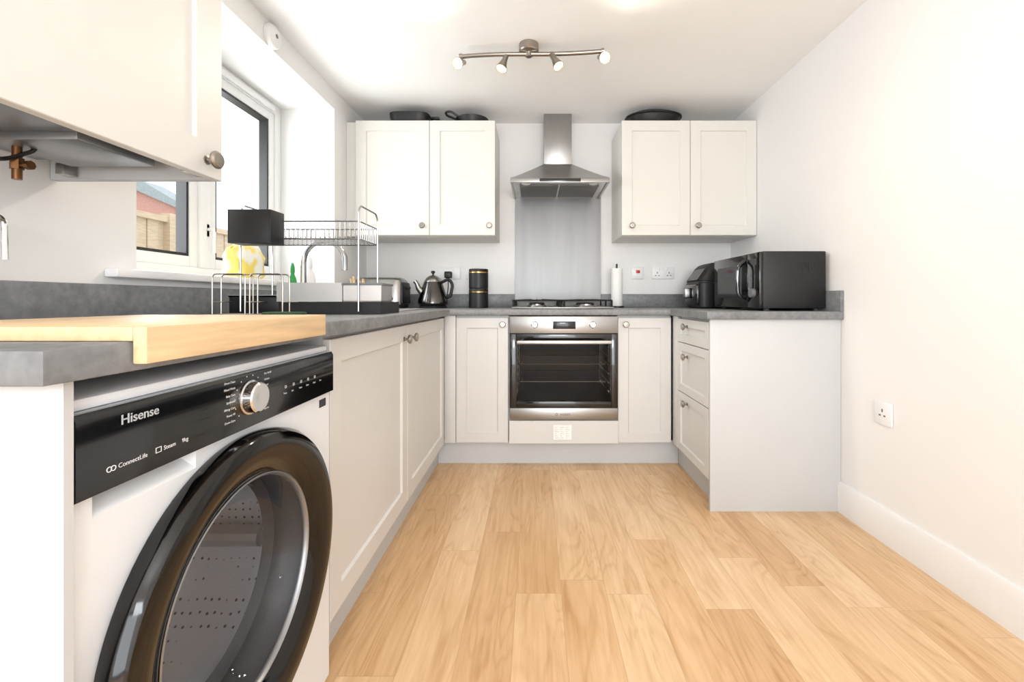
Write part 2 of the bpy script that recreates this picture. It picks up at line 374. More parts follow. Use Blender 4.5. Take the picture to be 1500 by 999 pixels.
tag(obj('end_panel',box(NB(),.762,1.3315,1.903,1.921,.0,.8365,.0008),M['cabd']),'wide pale grey end panel below the microwave worktop','panel')
tag(obj('plinth',box(NB(),-.565,-.549,1.064,2.470,0,.129),M['cabd']),'pale grey plinth under the left sink cabinet','plinth')
tag(obj('plinth',box(NB(),-.548,.809,2.471,2.487,0,.129),M['cabd']),'long pale grey plinth below the oven','plinth')
tag(obj('plinth',box(NB(),.81,.826,1.922,2.470,0,.129),M['cabd']),'short pale grey plinth under the three-drawer unit','plinth')
# ------------------------------------------------------------ oven
t=thing('oven','built-in steel oven with black glass door and bar handle','oven',(.157,2.6,.262))
x0,x1=-.140,.4545
bm=NB(); box(bm,x0+.02,x0+.03,2.44,2.9,.27,.83); box(bm,x1-.03,x1-.02,2.44,2.9,.27,.83); box(bm,x0+.03,x1-.03,2.44,2.9,.27,.31); box(bm,x0+.03,x1-.03,2.44,2.9,.73,.83); box(bm,x0+.02,x1-.02,2.9,2.91,.27,.83)
obj('body',bm,M['enamel'],t)
cp=obj('control_panel',box(NB(),x0,x1,2.402,2.438,.739,.832,.002),M['steel'],t)
obj('display',box(NB(),.098,.222,2.4,2.403,.763,.805,.001),M['display'],cp)
bm=NB(); text(bm,'12:00',.020,(.16,2.3995,.778),FX,UZ,'CENTER'); obj('display_digits',bm,M['grey'],cp)
for kx in (-.003,.315):
    k=obj('control_knob',lathe(NB(),[(0,0),(.02,0),(.02,.004),(.017,.006),(.016,.022),(.013,.025),(0,.025)],(kx,2.402,.787),NY),M['chrome'],cp)
d=obj('door',rframe(NB(),1,2.405,2.436,x0,x1,.328,.735,.035,.002),M['black'],t)
bm=NB(); bm.faces.new([bm.verts.new(p) for p in ((x0+.034,2.409,.362),(x1-.034,2.409,.362),(x1-.034,2.409,.701),(x0+.034,2.409,.701))]); obj('door_glass',bm,M['ovenglass'],d)
obj('door_trim',box(NB(),x0,x1,2.403,2.436,.266,.327,.002),M['steel'],d)
bm=NB(); text(bm,'INDESIT',.016,(.165,2.4025,.287),FX,UZ,'CENTER'); lathe(bm,[(.005,0),(.007,0),(.007,.0006),(.005,.0006),(.005,0)],(.118,2.403,.293),NY,16); obj('door_lettering',bm,M['darkink'],d)
bm=NB(); box(bm,x0+.04,x1-.04,2.352,2.372,.684,.703,.006); box(bm,x0+.055,x0+.075,2.37,2.406,.686,.701); box(bm,x1-.075,x1-.055,2.37,2.406,.686,.701); obj('handle',bm,M['satin'],d)
for z in (.46,.56):
    bm=NB()
    rr=[(x0+.04,2.47,z),(x1-.04,2.47,z),(x1-.04,2.86,z),(x0+.04,2.86,z)]; tube(bm,smoothpath(rr,.02,closed=True),.0035,6,True)
    for i in range(14): xx=x0+.065+i*.036; tube(bm,[(xx,2.47,z),(xx,2.86,z)],.002,5)
    obj('wire_shelf',bm,M['chrome'],t)
for sx in (x0+.036,x1-.036):
    bm=NB()
    for z in (.40,.45,.5,.55,.6,.65): tube(bm,[(sx,2.47,z),(sx,2.87,z)],.003,5)
    for y in (2.5,2.84): tube(bm,[(sx,y,.38),(sx,y,.68)],.003,5)
    obj('side_rail',bm,M['chrome'],t)
# ------------------------------------------------------------ hob
t=thing('gas_hob','four-burner steel gas hob with black pan supports','hob',(.155,2.69,ZT))
hx0,hx1=-.135,.445
obj('hob_plate',box(NB(),hx0,hx1,2.455,2.93,ZT+.0005,ZT+.011,.004),M['steelh'],t)
for bx,by,r in ((.01,2.58,.038),(.30,2.58,.05),(.01,2.81,.05),(.30,2.81,.038)):
    b_=obj('burner',lathe(NB(),[(0,0),(r+.012,0),(r+.01,.006),(r,.008),(r,.016),(0,.016)],(bx,by,ZT+.011)),M['steel'],t)
    obj('burner_cap',lathe(NB(),[(0,.016),(r-.004,.016),(r-.002,.02),(r-.008,.024),(0,.025)],(bx,by,ZT+.011)),M['iron'],b_)
for gx in (.01,.30):
    bm=NB(); zt=ZT+.048; x_0,x_1=gx-.135,gx+.135; 
    tube(bm,smoothpath([(x_0,2.475,zt),(x_1,2.475,zt),(x_1,2.915,zt),(x_0,2.915,zt)],.02,closed=True),.0055,6,True)
    for by in (2.58,2.81):
        for dx,dy in ((1,0),(-1,0),(0,1),(0,-1)):
            ex=gx+dx*.135; ey=by+dy*.105
            tube(bm,[(gx+dx*.03,by+dy*.03,zt+.004),(ex,ey,zt)],.0055,6)
    tube(bm,[(x_0,2.695,zt),(x_1,2.695,zt)],.0055,6)
    for ex in (x_0,x_1):
        for ey in (2.485,2.905,2.695): tube(bm,[(ex,ey,zt),(ex,ey,ZT+.0115)],.006,6)
    obj('pan_support',bm,M['iron'],t)
for i in range(4): obj('hob_knob',lathe(NB(),[(0,0),(.014,0),(.013,.018),(0,.02)],(.155,2.50+i*.045,ZT+.011)),M['blackm'],t)
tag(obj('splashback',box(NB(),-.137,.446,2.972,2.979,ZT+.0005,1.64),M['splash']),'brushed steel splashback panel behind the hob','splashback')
t=thing('cooker_hood','stainless steel chimney cooker hood above the hob','cooker hood',(.1455,2.76,1.607))
cx=.1455;x0=cx-.29;x1=cx+.29;y0=2.549
bm=NB(); box(bm,x0,x1,y0,y0+.012,1.609,1.636,.001); box(bm,x0,x0+.012,y0+.012,2.971,1.609,1.636); box(bm,x1-.012,x1,y0+.012,2.971,1.609,1.636)
tb=NB(); R=[]
for k in range(7):
    s=k/6; q=s**.93
    a0=x0+(cx-.09-x0)*q; a1=x1+(cx+.09-x1)*q; f_=y0+(2.82-y0)*q; z=1.636+(1.80-1.636)*s
    R.append([tb.verts.new(v) for v in ((a0,2.971,z),(a0,f_,z),(a1,f_,z),(a1,2.971,z))])
for A,B in zip(R,R[1:]):
    for i in range(3): tb.faces.new((A[i],A[i+1],B[i+1],B[i]))
merge(bm,tb); obj('canopy',bm,M['steel'],t,ang=25)
ch=obj('chimney',box(NB(),cx-.09,cx+.09,2.82,2.979,1.795,ZC-.001,.002),M['steelh'],t)
bm=NB(); box(bm,x0+.012,x1-.012,y0+.012,2.971,1.618,1.626); obj('underside_panel',bm,M['satin'],t)
bm=NB(); box(bm,cx-.24,cx-.005,y0+.09,2.93,1.612,1.619,.002); obj('grease_filter',bm,M['grey'],t)
bm=NB(); box(bm,cx+.005,cx+.24,y0+.09,2.93,1.612,1.619,.002); obj('grease_filter',bm,M['grey'],t)
bm=NB(); box(bm,cx-.12,cx+.12,y0-.003,y0+.002,1.613,1.632,.001); obj('control_strip',bm,M['black'],t)
for sx in (-.2,.2): obj('hood_lamp',lathe(NB(),[(0,0),(.025,0),(.025,.006),(0,.006)],(cx+sx,y0+.055,1.612)),M['plastic'],t)
# ------------------------------------------------------------ wall cabinets
def wallcab(x0,xm,x1,k1,k2,label):
    t=thing('wall_cabinet',label,'cabinet',((x0+x1)/2,2.8,1.31))
    obj('body',box(NB(),x0,x1,2.645,2.979,1.31,2.003,.001),M['cabu'],t)
    for a,b_,k in ((x0,xm-.0015,k1),(xm+.0015,x1,k2)):
        d=obj('door',door(NB(),(a,2.644,1.312),FX,UZ,b_-a,.689,fr=.06),M['cabu'],t); knob(d,(k,2.625,1.368),NY)
    return t
wc=wallcab(-1.079,-.6358,-.242,-.675,-.275,'double pale cream-grey wall cabinet left of the cooker hood')
wallcab(.521,.932,1.331,.58,.975,'double pale cream-grey wall cabinet right of the cooker hood')
obj('filler_strip',box(NB(),-1.149,-1.080,2.66,2.675,1.31,2.003),M['cabu'],wc)
# boiler cupboard
t=thing('boiler_cabinet','large pale grey wall cupboard with open base at top left','cabinet',(-.95,.75,1.206))
bm=NB(); box(bm,-1.148,-.776,1.035,1.053,1.206,2.1); box(bm,-1.148,-.776,.45,.468,1.206,2.1); box(bm,-1.148,-.776,.468,1.035,2.08,2.1)
obj('body',bm,M['cabd'],t)
d=obj('door',door(NB(),(-.775,.45,1.206),FY,UZ,.603,.894,t=.02,fr=.078,rec=.009,ramp=.002),M['cab'],t); knob(d,(-.755,1.005,1.243),FX,1.15)
obj('hinge',box(NB(),-.80,-.776,.985,1.034,1.212,1.222,.001),M['nickel'],t)
t=thing('boiler','grey metal boiler base inside the open-bottomed top left cupboard','boiler',(-.97,.73,1.25))
obj('casing',box(NB(),-1.15,-.83,.50,1.0,1.25,1.95,.004),M['white'],t)
bm=NB(); box(bm,-1.13,-.84,.51,.99,1.238,1.251,.003); obj('base_plate',bm,M['plate'],t)
bm=NB(); box(bm,-1.05,-.86,.82,.99,1.222,1.24,.004); obj('flue_box',bm,M['plate'],t)
obj('bracket',box(NB(),-1.1,-1.08,1.0,1.03,1.21,1.235,.002),M['steel'],t)
for (px,py,zb) in ((-1.02,.86,1.19),(-1.02,.78,1.2),(-1.02,.70,1.205)):
    p=obj('pipe',tube(NB(),[(px-.05,py,1.245),(px-.05,py,zb)],.0065,12),M['copper'],t)
bm=NB(); cyl(bm,(-1.02,.86,1.235),(-1.02,.86,1.175),.0075,n=12); cyl(bm,(-1.02,.86,1.20),(-1.02,.86,1.178),.0105,n=6); cyl(bm,(-1.02,.86,1.178),(-1.02,.86,1.158),.0075); cyl(bm,(-1.02,.86,1.186),(-1.0,.86,1.186),.005); cyl(bm,(-1.0,.86,1.186),(-.992,.86,1.186),.009,n=8); obj('valve',bm,M['brass'],t)
bm=tube(NB(),smoothpath([(-1.02,.70,1.205),(-1.02,.74,1.175),(-1.02,.84,1.19),(-1.0,.875,1.22),(-1.0,.875,1.245)],.02),.004,8); obj('filling_loop',bm,M['blackm'],t)
# ------------------------------------------------------------ washing machine
t=thing('washing_machine','white washing machine with black door ring and control panel','washing machine',(-.77,.758,0))
xf=-.497;a0,a1=.463,1.053
tb=NB()
def q(*ps): tb.faces.new([tb.verts.new(p) for p in ps])
zb,zt,zs=.02,.797,.672
cy,cz=.742,.433; RH=.20
corners=[(a1,zs),(a0,zs),(a0,zb),(a1,zb)]
NS=48
def hole(i):
    a=PI/4+2*PI*i/NS; return (xf,cy+RH*math.cos(a),cz+RH*math.sin(a))
for s_ in range(4):
    c0=corners[s_]; c1=corners[(s_+1)%4]; n4=NS//4
    for j in range(n4):
        f0,f1=j/n4,(j+1)/n4
        e0=(xf,c0[0]+(c1[0]-c0[0])*f0,c0[1]+(c1[1]-c0[1])*f0); e1=(xf,c0[0]+(c1[0]-c0[0])*f1,c0[1]+(c1[1]-c0[1])*f1)
        q(hole(s_*n4+j),e0,e1,hole(s_*n4+j+1))
p0,p1,pz0,pz1=.49,.64,.675,.703
q((xf,a0,zs),(xf,a1,zs),(xf,a1,pz0),(xf,a0,pz0)); q((xf,a0,pz0),(xf,p0,pz0),(xf,p0,pz1),(xf,a0,pz1)); q((xf,p1,pz0),(xf,a1,pz0),(xf,a1,pz1),(xf,p1,pz1)); q((xf,a0,pz1),(xf,a1,pz1),(xf,a1,zt),(xf,a0,zt))
xb=-1.05
q((xf,a0,zb),(xf,a0,zt),(xb,a0,zt),(xb,a0,zb)); q((xf,a1,zb),(xf,a1,zt),(xb,a1,zt),(xb,a1,zb)); q((xb,a0,zb),(xb,a1,zb),(xb,a1,zt),(xb,a0,zt)); q((xf,a0,zb),(xf,a1,zb),(xb,a1,zb),(xb,a0,zb)); q((xf,a0,zt),(xf,a1,zt),(xb,a1,zt),(xb,a0,zt))
obj('body',tb,M['white'],t,flat=True)
obj('worktop_lid',box(NB(),xb,xf-.004,a0,a1,zt+.0003,.812,.005),M['white'],t)
bm=NB(); bm.faces.new([bm.verts.new(p) for p in ((xf,p0,pz0),(xf,p1,pz0),(xf-.03,p1-.01,pz1),(xf-.03,p0+.01,pz1))])
bm.faces.new([bm.verts.new(p) for p in ((xf,p0,pz0),(xf-.03,p0+.01,pz1),(xf,p0,pz1))]); bm.faces.new([bm.verts.new(p) for p in ((xf,p1,pz0),(xf-.03,p1-.01,pz1),(xf,p1,pz1))])
obj('detergent_drawer',bm,M['white'],t,flat=True)
cp=obj('control_panel',prism(NB(),[(xf,.700),(xf+.010,.704),(xf+.010,.79),(xf+.006,.797),(xf,.797)],1,a0,a1),M['black'],t)
xp=xf+.0103
k=obj('programme_dial',lathe(NB(),[(0,0),(.029,0),(.029,.003),(.026,.004),(.0255,.017),(.023,.0195),(.010,.0195),(0,.019)],(xp,.745,.755),FX,40),M['chrome'],cp)
bm=NB(); text(bm,'Hisense',.0165,(xp,.513,.7735),FY,UZ); text(bm,'Hisense',.0165,(xp,.5133,.7737),FY,UZ); obj('brand_lettering',bm,M['ink'],cp)
bm=NB(); text(bm,'ConnectLife',.0078,(xp,.510,.724),FY,UZ); text(bm,'Steam',.0078,(xp,.5725,.724),FY,UZ); text(bm,'9kg',.0078,(xp,.602,.724),FY,UZ)
rframe(bm,0,xp-.0002,xp+.0003,.5605,.569,.7235,.7305,.0007)
for yy in (.499,.504): lathe(bm,[(.0024,0),(.0033,0),(.0033,.0005),(.0024,.0005),(.0024,0)],(xp,yy,.7267),FX,14)
obj('feature_lettering',bm,M['ink'],cp)
bm=NB()
for i,s in enumerate(['Drum Clean','Mixed Wash','Baby Care','Synthetics','Allergy Care','Power 49','Down Care']): text(bm,s,.0050,(xp,.709,.787-i*.0105),FY,UZ,'RIGHT')
for i,s in enumerate(['Eco 40-60','Cotton','Wool','Mix','Spin','Rinse','Sports']): text(bm,s,.0050,(xp,.785,.787-i*.0105),FY,UZ)
for i in range(12):
    a=PI/2+(i-5.5)*.42; lathe(bm,[(0,0),(.0009,0),(.0009,.0004),(0,.0004)],(xp,.745+.037*math.cos(a),.755+.037*math.sin(a)),FX,8)
obj('programme_lettering',bm,M['ink'],cp)
bm=NB()
for i,s in enumerate(['Temp.','Spin','Steam','Extra','Delay','Start']): text(bm,s,.0046,(xp,.845+i*.028,.738),FY,UZ)
for i in range(5): rframe(bm,0,xp-.0002,xp+.0003,.85+i*.028,.855+i*.028,.749,.754,.0005)
obj('option_lettering',bm,M['ink'],cp)
bm=NB(); box(bm,xf+.0001,xf+.0008,1.005,1.035,.672,.69); obj('energy_label',bm,M['darkink'],t)
xd=xf
dr=obj('door_ring',lathe(NB(),[(.205,.001),(.258,.001),(.262,.012),(.261,.026),(.254,.035),(.240,.038),(.222,.036),(.203,.028),(.186,.018),(.181,.012),(.19,.004),(.205,.001)],(xd,cy,cz),FX,96),M['ringblack'],t)
obj('inner_ring',lathe(NB(),[(.181,.011),(.1845,.0175),(.182,.0185),(.1785,.014),(.178,.008),(.181,.006),(.181,.011)],(xd,cy,cz),FX,72),M['plate'],dr)
obj('door_glass',lathe(NB(),[(.180,.012),(.170,.002),(.160,-.02),(.147,-.045),(.12,-.06),(.07,-.068),(0,-.07)],(xd,cy,cz),FX,72),M['drumglass'],dr)
obj('door_seal',lathe(NB(),[(.1995,-.001),(.192,-.02),(.185,-.04),(.19,-.06),(.175,-.075)],(xd,cy,cz),FX,64),M['rubber'],t)
obj('drum',lathe(NB(),[(.175,-.075),(.225,-.085),(.235,-.12),(.235,-.34),(.20,-.365),(.12,-.355),(.05,-.37),(0,-.37)],(xd,cy,cz),FX,64),M['drum'],t)
for i in range(3):
    a=PI/2+i*2*PI/3+.4; c,s=math.cos(a),math.sin(a)
    obj('drum_paddle',tube(NB(),[(xd-.1,cy+c*.215,cz+s*.215),(xd-.33,cy+c*.215,cz+s*.215)],.022,10),M['satin'],t)
for yy in (a0+.05,a1-.05):
    for xx in (xf-.05,xb+.05): obj('foot',lathe(NB(),[(0,0),(.02,0),(.02,.008),(.008,.01),(.008,.0205)],(xx,yy,0)),M['rubber'],t)
# ------------------------------------------------------------ chopping board
t=thing('chopping_board','pale bamboo chopping board hooked over the near worktop edge','chopping board',(-.62,.72,ZT))
bm=NB(); box(bm,-.84,-.4665,.506,.94,ZT+.0005,ZT+.0175,.002); obj('board',bm,M['bamboo'],t)
bm=NB(); box(bm,-.4665,-.45,.506,.94,.846,ZT+.0175,.002); obj('front_lip',bm,M['bamboo'],t)
# ------------------------------------------------------------ sink and tap
t=thing('sink','stainless steel inset sink and drainer under the window','sink',(-.81,2.0,ZT))
bm=NB(); z1_=ZT+.0035
box(bm,-1.03,-.998,1.69,2.42,ZT+.0003,z1_,.001); box(bm,-.622,-.59,1.69,2.42,ZT+.0003,z1_,.001); box(bm,-.998,-.622,1.69,1.722,ZT+.0003,z1_,.001); box(bm,-.998,-.622,2.068,2.42,ZT+.0003,z1_,.001)
obj('rim',bm,M['satin'],t)
bm=NB(); loft(bm,[(ZT,.187,.172,8),(.85,.186,.171,8),(.73,.18,.165,7),(.718,.165,.15,6),(.715,.03,.03,2)],-.81,1.895,cap=False); lathe(bm,[(.03,.715),(.02,.71),(0,.709)],(-.81,1.895,0)); obj('bowl',bm,M['satin'],t)
bm=NB()
for i in range(9): tube(bm,[(-.97+i*.04,2.10,z1_),(-.97+i*.04,2.39,z1_)],.003,6)
obj('drainer_ribs',bm,M['satin'],t)
TAP=mat('tap_chrome',(178,180,183),.16,1,var=.03)
t=thing('mixer_tap','tall chrome swan-neck mixer tap behind the draining rack','tap',(-1.08,2.035,ZT))
bm=NB(); pts=[(-1.08,2.035,ZT+.04),(-1.08,2.035,1.10)]
for i in range(13):
    a=PI-PI*i/12*.93; pts.append((-.983+.097*math.cos(a),2.035,1.10+.097*math.sin(a)))
pts.append((-.887,2.035,1.06)); tube(bm,pts,.0135,14); obj('spout',bm,TAP,t)
obj('tap_base',lathe(NB(),[(0,.0005),(.027,.0005),(.027,.006),(.02,.01),(.018,.06),(.014,.065),(0,.065)],(-1.08,2.035,ZT)),TAP,t)
for s in (-1,1): obj('lever',cyl(NB(),(-1.08,2.035+s*.015,ZT+.04),(-1.08,2.035+s*.075,ZT+.06),.008,.006),TAP,t)
# ------------------------------------------------------------ dish rack
WIRE=mat('rack_wire',(186,187,189),.22,1,var=.05)
t=thing('dish_rack','two-tier wire and black dish draining rack beside the sink','dish rack',(-.8,1.6,ZT))
bm=NB(); z=ZT+.0005
box(bm,-1.05,-.53,1.5,1.70,z,z+.008); rframe(bm,2,z+.008,z+.042,-1.05,-.53,1.5,1.70,.008)
box(bm,-1.05,-.88,1.498,1.51,z+.008,z+.058,.002)
obj('drip_tray',bm,M['blackm'],t)
bm=NB(); rframe(bm,2,z+.043,z+.108,-.885,-.66,1.495,1.69,.003); box(bm,-1.05,-.885,1.495,1.498,z+.058,z+.066); rframe(bm,2,z+.058,z+.064,-1.05,-.885,1.495,1.69,.004)
obj('steel_band',bm,M['satin'],t)
bm=NB(); rframe(bm,2,z+.044,z+.105,-.655,-.525,1.49,1.60,.003); box(bm,-.655,-.525,1.49,1.60,z+.043,z+.046); hh=obj('cutlery_holder',bm,M['satin'],t)
obj('holder_rim',rframe(NB(),2,z+.099,z+.107,-.659,-.521,1.486,1.604,.007,.001),M['grey'],hh)
for xx in (-1.0,-.60):
    bm=NB(); tube(bm,smoothpath([(xx,1.483,z+.01),(xx,1.483,1.225),(xx,1.5,1.245),(xx,1.645,1.245),(xx,1.662,1.225),(xx,1.662,z+.01)],.02),.0032,8); obj('side_frame',bm,WIRE,t)
bm=NB()
for zz in (1.13,1.19): tube(bm,smoothpath([(-1.0,1.49,zz),(-.6,1.49,zz),(-.6,1.66,zz),(-1.0,1.66,zz)],.015,closed=True),.0028,6,True)
for i in range(23):
    xx=-.985+i*.0168; tube(bm,smoothpath([(xx,1.49,1.19),(xx,1.49,1.13),(xx,1.66,1.13),(xx,1.66,1.19)],.01,3),.0016,5)
for i in range(9): tube(bm,smoothpath([(-.60,1.50+i*.018,1.19),(-.60,1.50+i*.018,1.13)],.01,3),.0016,5)
obj('upper_basket',bm,WIRE,t)
bm=NB(); rframe(bm,2,1.108,1.212,-.986,-.848,1.40,1.476,.004,.001); box(bm,-.986,-.848,1.40,1.476,1.104,1.109,.001); obj('black_caddy',bm,M['blackm'],t)
for xa in (-1.035,-.915):
    bm=NB()
    for yy in (1.40,1.44): tube(bm,smoothpath([(xa,yy,ZT+.004),(xa,yy,1.005),(xa+.105,yy,1.005),(xa+.105,yy,ZT+.004)],.015),.0023,6)
    for xx in (xa,xa+.105): tube(bm,smoothpath([(xx,1.40,.915),(xx,1.49,.915)],.01),.002,6)
    tube(bm,[(xa,1.40,ZT+.003),(xa+.105,1.40,ZT+.003)],.0023,6); tube(bm,[(xa,1.44,ZT+.003),(xa+.105,1.44,ZT+.003)],.0023,6)
    obj('plate_holder',bm,M['nickel'],t)
tag(obj('scouring_pad',loft(NB(),[(ZT+.0005,.058,.035,4),(ZT+.004,.06,.037,4),(ZT+.009,.06,.037,4),(ZT+.012,.057,.034,4)],-.78,1.36),M['sponge']),'dark green scouring pad in front of the dish rack','scouring pad')
bm=NB(); loft(bm,[(z0+.0005,.04,.08,3),(z0+.02,.052,.098,3),(z0+.06,.047,.094,2.6,.004,-.004),(z0+.095,.050,.10,2.4,.002,.006),(z0+.125,.030,.092,2.5,.008,-.004),(z0+.145,.010,.075,2.5,.01,.012)],-1.235,1.85)
for v in bm.verts: v.co+=Vector((random.uniform(-.004,.004),random.uniform(-.004,.004),random.uniform(-.003,.003))) if v.co.z>z0+.01 else Vector((0,0,0))
tag(obj('patterned_bag',bm,M['bag']),'yellow and white patterned bag on the windowsill','bag')
def bottle(x,y,z,h,r,m,cm,label):
    t=thing('soap_bottle',label,'bottle',(x,y,z))
    obj('bottle_body',lathe(NB(),[(0,.0005),(r,.0005),(r*1.02,.01),(r,h*.55),(r*.8,h*.68),(r*.4,h*.76),(r*.38,h*.8),(0,h*.8)],(x,y,z)),m,t)
    obj('bottle_cap',lathe(NB(),[(0,h*.8),(r*.5,h*.8),(r*.45,h*.92),(r*.2,h),(0,h)],(x,y,z)),cm,t)
bottle(-1.055,1.90,ZT,.21,.018,M['green'],M['green'],'slim green washing-up liquid bottle behind the tap')
bottle(-1.10,2.13,ZT,.26,.028,M['plastic'],M['plastic'],'white bottle standing beside the chrome tap')
t=thing('washing_up_brush','bamboo washing-up brush set upright beyond the sink','brush',(-1.0,2.46,ZT))
obj('brush_pot',lathe(NB(),[(0,.0005),(.035,.0005),(.04,.09),(.036,.09),(.032,.006),(0,.006)],(-1.0,2.46,ZT)),M['bamboo'],t)
bm=NB()
for i in range(7):
    a=i*.9; tube(bm,[(-1.0+.012*math.cos(a),2.46+.012*math.sin(a),ZT+.01),(-1.0+.035*math.cos(a),2.46+.035*math.sin(a),ZT+.16+.01*(i%3))],[.004,.007],6)
obj('brush_handles',bm,M['bamboo'],t)
# ------------------------------------------------------------ toaster
tx,ty=-.97,2.76
t=thing('toaster','brushed steel toaster with black base in the left corner','toaster',(tx,ty,ZT))
bm=NB(); loft(bm,[(ZT+.022,.155,.105,5),(ZT+.14,.155,.10,5),(ZT+.172,.148,.09,5),(ZT+.188,.13,.07,5)],tx,ty); obj('casing',bm,M['steel'],t)
obj('base',loft(NB(),[(ZT+.0005,.145,.098,5),(ZT+.004,.152,.104,5),(ZT+.024,.157,.108,5)],tx,ty),M['blackm'],t)
for yy in (ty-.025,ty+.025):
    obj('bread_slot',box(NB(),tx-.105,tx+.105,yy-.014,yy+.014,ZT+.1875,ZT+.1895),M['black'],t)
obj('end_cap',loft(NB(),[(ZT+.03,.01,.085,6),(ZT+.14,.01,.08,6),(ZT+.16,.006,.07,6)],tx+.150,ty),M['blackm'],t)
obj('end_lever',box(NB(),tx+.159,tx+.180,ty-.015,ty+.015,ZT+.12,ZT+.135,.003),M['blackm'],t)
obj('browning_knob',lathe(NB(),[(0,0),(.014,0),(.012,.012),(0,.013)],(tx+.09,ty-.104,ZT+.06),NY),M['blackm'],t)
# ------------------------------------------------------------ kettle
kx,ky=-.65,2.78
t=thing('kettle','polished dark steel kettle with black handle beside the toaster','kettle',(kx,ky,ZT))
obj('power_base',lathe(NB(),[(0,.0005),(.088,.0005),(.09,.01),(.08,.018),(0,.018)],(kx,ky,ZT)),M['blackm'],t)
obj('kettle_body',lathe(NB(),[(0,.0185),(.085,.0185),(.094,.03),(.093,.05),(.078,.10),(.064,.145),(.057,.165),(0,.165)],(kx,ky,ZT),n=48),mat('dark_steel',(92,90,90),.14,1,var=.03),t)
l_=obj('lid',lathe(NB(),[(0,.165),(.056,.165),(.055,.17),(.043,.19),(.022,.205),(0,.209)],(kx,ky,ZT)),M['steel'],t)
obj('lid_knob',lathe(NB(),[(0,.208),(.006,.208),(.006,.218),(.013,.224),(.012,.234),(0,.238)],(kx,ky,ZT)),M['blackm'],l_)
obj('spout',tube(NB(),[(kx-.055,ky-.02,ZT+.09),(kx-.085,ky-.03,ZT+.125),(kx-.095,ky-.033,ZT+.155),(kx-.106,ky-.036,ZT+.17)],[.026,.017,.013,.013],12),M['steel'],t)
obj('handle',tube(NB(),smoothpath([(kx+.05,ky,ZT+.16),(kx+.10,ky,ZT+.185),(kx+.125,ky,ZT+.15),(kx+.11,ky,ZT+.07),(kx+.078,ky,ZT+.065)],.03),.010,10),M['blackm'],t)
for i,(zb_,lb) in enumerate(((ZT,'lower black canister of the stacked pair left of the hob'),(ZT+.124,'upper black canister of the stacked pair left of the hob'))):
    t=thing('canister',lb,'canister',(-.363,2.80,zb_),group='stacked black and gold canisters')
    obj('canister_body',lathe(NB(),[(0,.0005),(.060,.0005),(.062,.003),(.062,.098),(0,.098)],(-.363,2.80,zb_),n=40),M['blackm'],t)
    obj('gold_band',lathe(NB(),[(.0,.098),(.0632,.098),(.0632,.104),(0,.104)],(-.363,2.80,zb_),n=40),M['gold'],t)
    obj('lid',lathe(NB(),[(0,.104),(.062,.104),(.062,.120),(.06,.1235),(0,.1235)],(-.363,2.80,zb_),n=40),M['blackm'],t)
t=thing('kitchen_roll_holder','black upright stand holding a slim white kitchen roll','kitchen roll',(.53,2.84,ZT))
obj('stand',cyl(cyl(NB(),(.53,2.84,ZT+.0005),(.53,2.84,ZT+.012),.05,.048),(.53,2.84,ZT+.012),(.53,2.84,ZT+.285),.006),M['blackm'],t)
tag(obj('kitchen_roll',lathe(NB(),[(.012,0),(.036,0),(.037,.002),(.037,.24),(.036,.242),(.012,.242),(.012,0)],(.53,2.84,ZT+.0125),n=32),M['paper']),'slim white roll of kitchen paper on the black stand','kitchen paper')
# ------------------------------------------------------------ microwave
t=thing('microwave','black microwave oven on the right worktop facing left','microwave',(1.167,2.22,ZT))
mx0,mx1,my0,my1,mz0,mz1=1.03,1.315,1.975,2.475,ZT+.012,1.143
obj('case',box(NB(),mx0,mx1,my0,my1,mz0,mz1,.004),M['blackm'],t)
d=obj('door',box(NB(),mx0-.016,mx0-.0005,my0+.115,my1,mz0+.002,mz1-.002,.004),M['black'],t)
obj('door_window',box(NB(),mx0-.0175,mx0-.0165,my0+.17,my1-.05,mz0+.05,mz1-.05),M['display'],d)
obj('handle',tube(NB(),smoothpath([(mx0-.012,my0+.135,mz1-.03),(mx0-.05,my0+.135,mz1-.06),(mx0-.055,my0+.135,(mz0+mz1)/2),(mx0-.05,my0+.135,mz0+.06),(mx0-.012,my0+.135,mz0+.03)],.05),.009,10),M['black'],d)
cp=obj('control_panel',box(NB(),mx0-.016,mx0-.0005,my0,my0+.113,mz0+.002,mz1-.002,.004),M['black'],t)
obj('timer_knob',lathe(NB(),[(0,0),(.022,0),(.02,.016),(0,.018)],(mx0-.016,my0+.055,mz0+.07),NX),M['grey'],cp)
obj('display',box(NB(),mx0-.0172,mx0-.0162,my0+.025,my0+.09,mz1-.06,mz1-.03),M['display'],cp)
bm=NB()
for i in range(10): box(bm,mx0+.16+.008*i,mx0+.163+.008*i,my0-.0006,my0+.001,mz1-.09,mz1-.05)
obj('side_vent',bm,M['black'],t)
for xx in (mx0+.03,mx1-.03):
    for yy in (my0+.03,my1-.03): obj('foot',cyl(NB(),(xx,yy,ZT+.0005),(xx,yy,mz0+.001),.012),M['rubber'],t)
ax_,ay_=1.10,2.68
t=thing('air_fryer','black air fryer in the corner behind the microwave','air fryer',(ax_,ay_,ZT))
obj('fryer_body',loft(NB(),[(ZT+.0005,.125,.12,9),(ZT+.01,.135,.13,9),(ZT+.15,.138,.135,9),(ZT+.155,.134,.13,9),(ZT+.162,.134,.13,9),(ZT+.166,.138,.134,9),(ZT+.245,.112,.130,9,.026,0),(ZT+.265,.10,.12,8,.034,0),(ZT+.272,.085,.10,7,.036,0)],ax_,ay_,n=56),M['blackm'],t)
d=obj('basket_drawer',box(NB(),ax_-.150,ax_-.12,ay_-.1,ay_+.1,ZT+.02,ZT+.145,.012,3),M['black'],t)
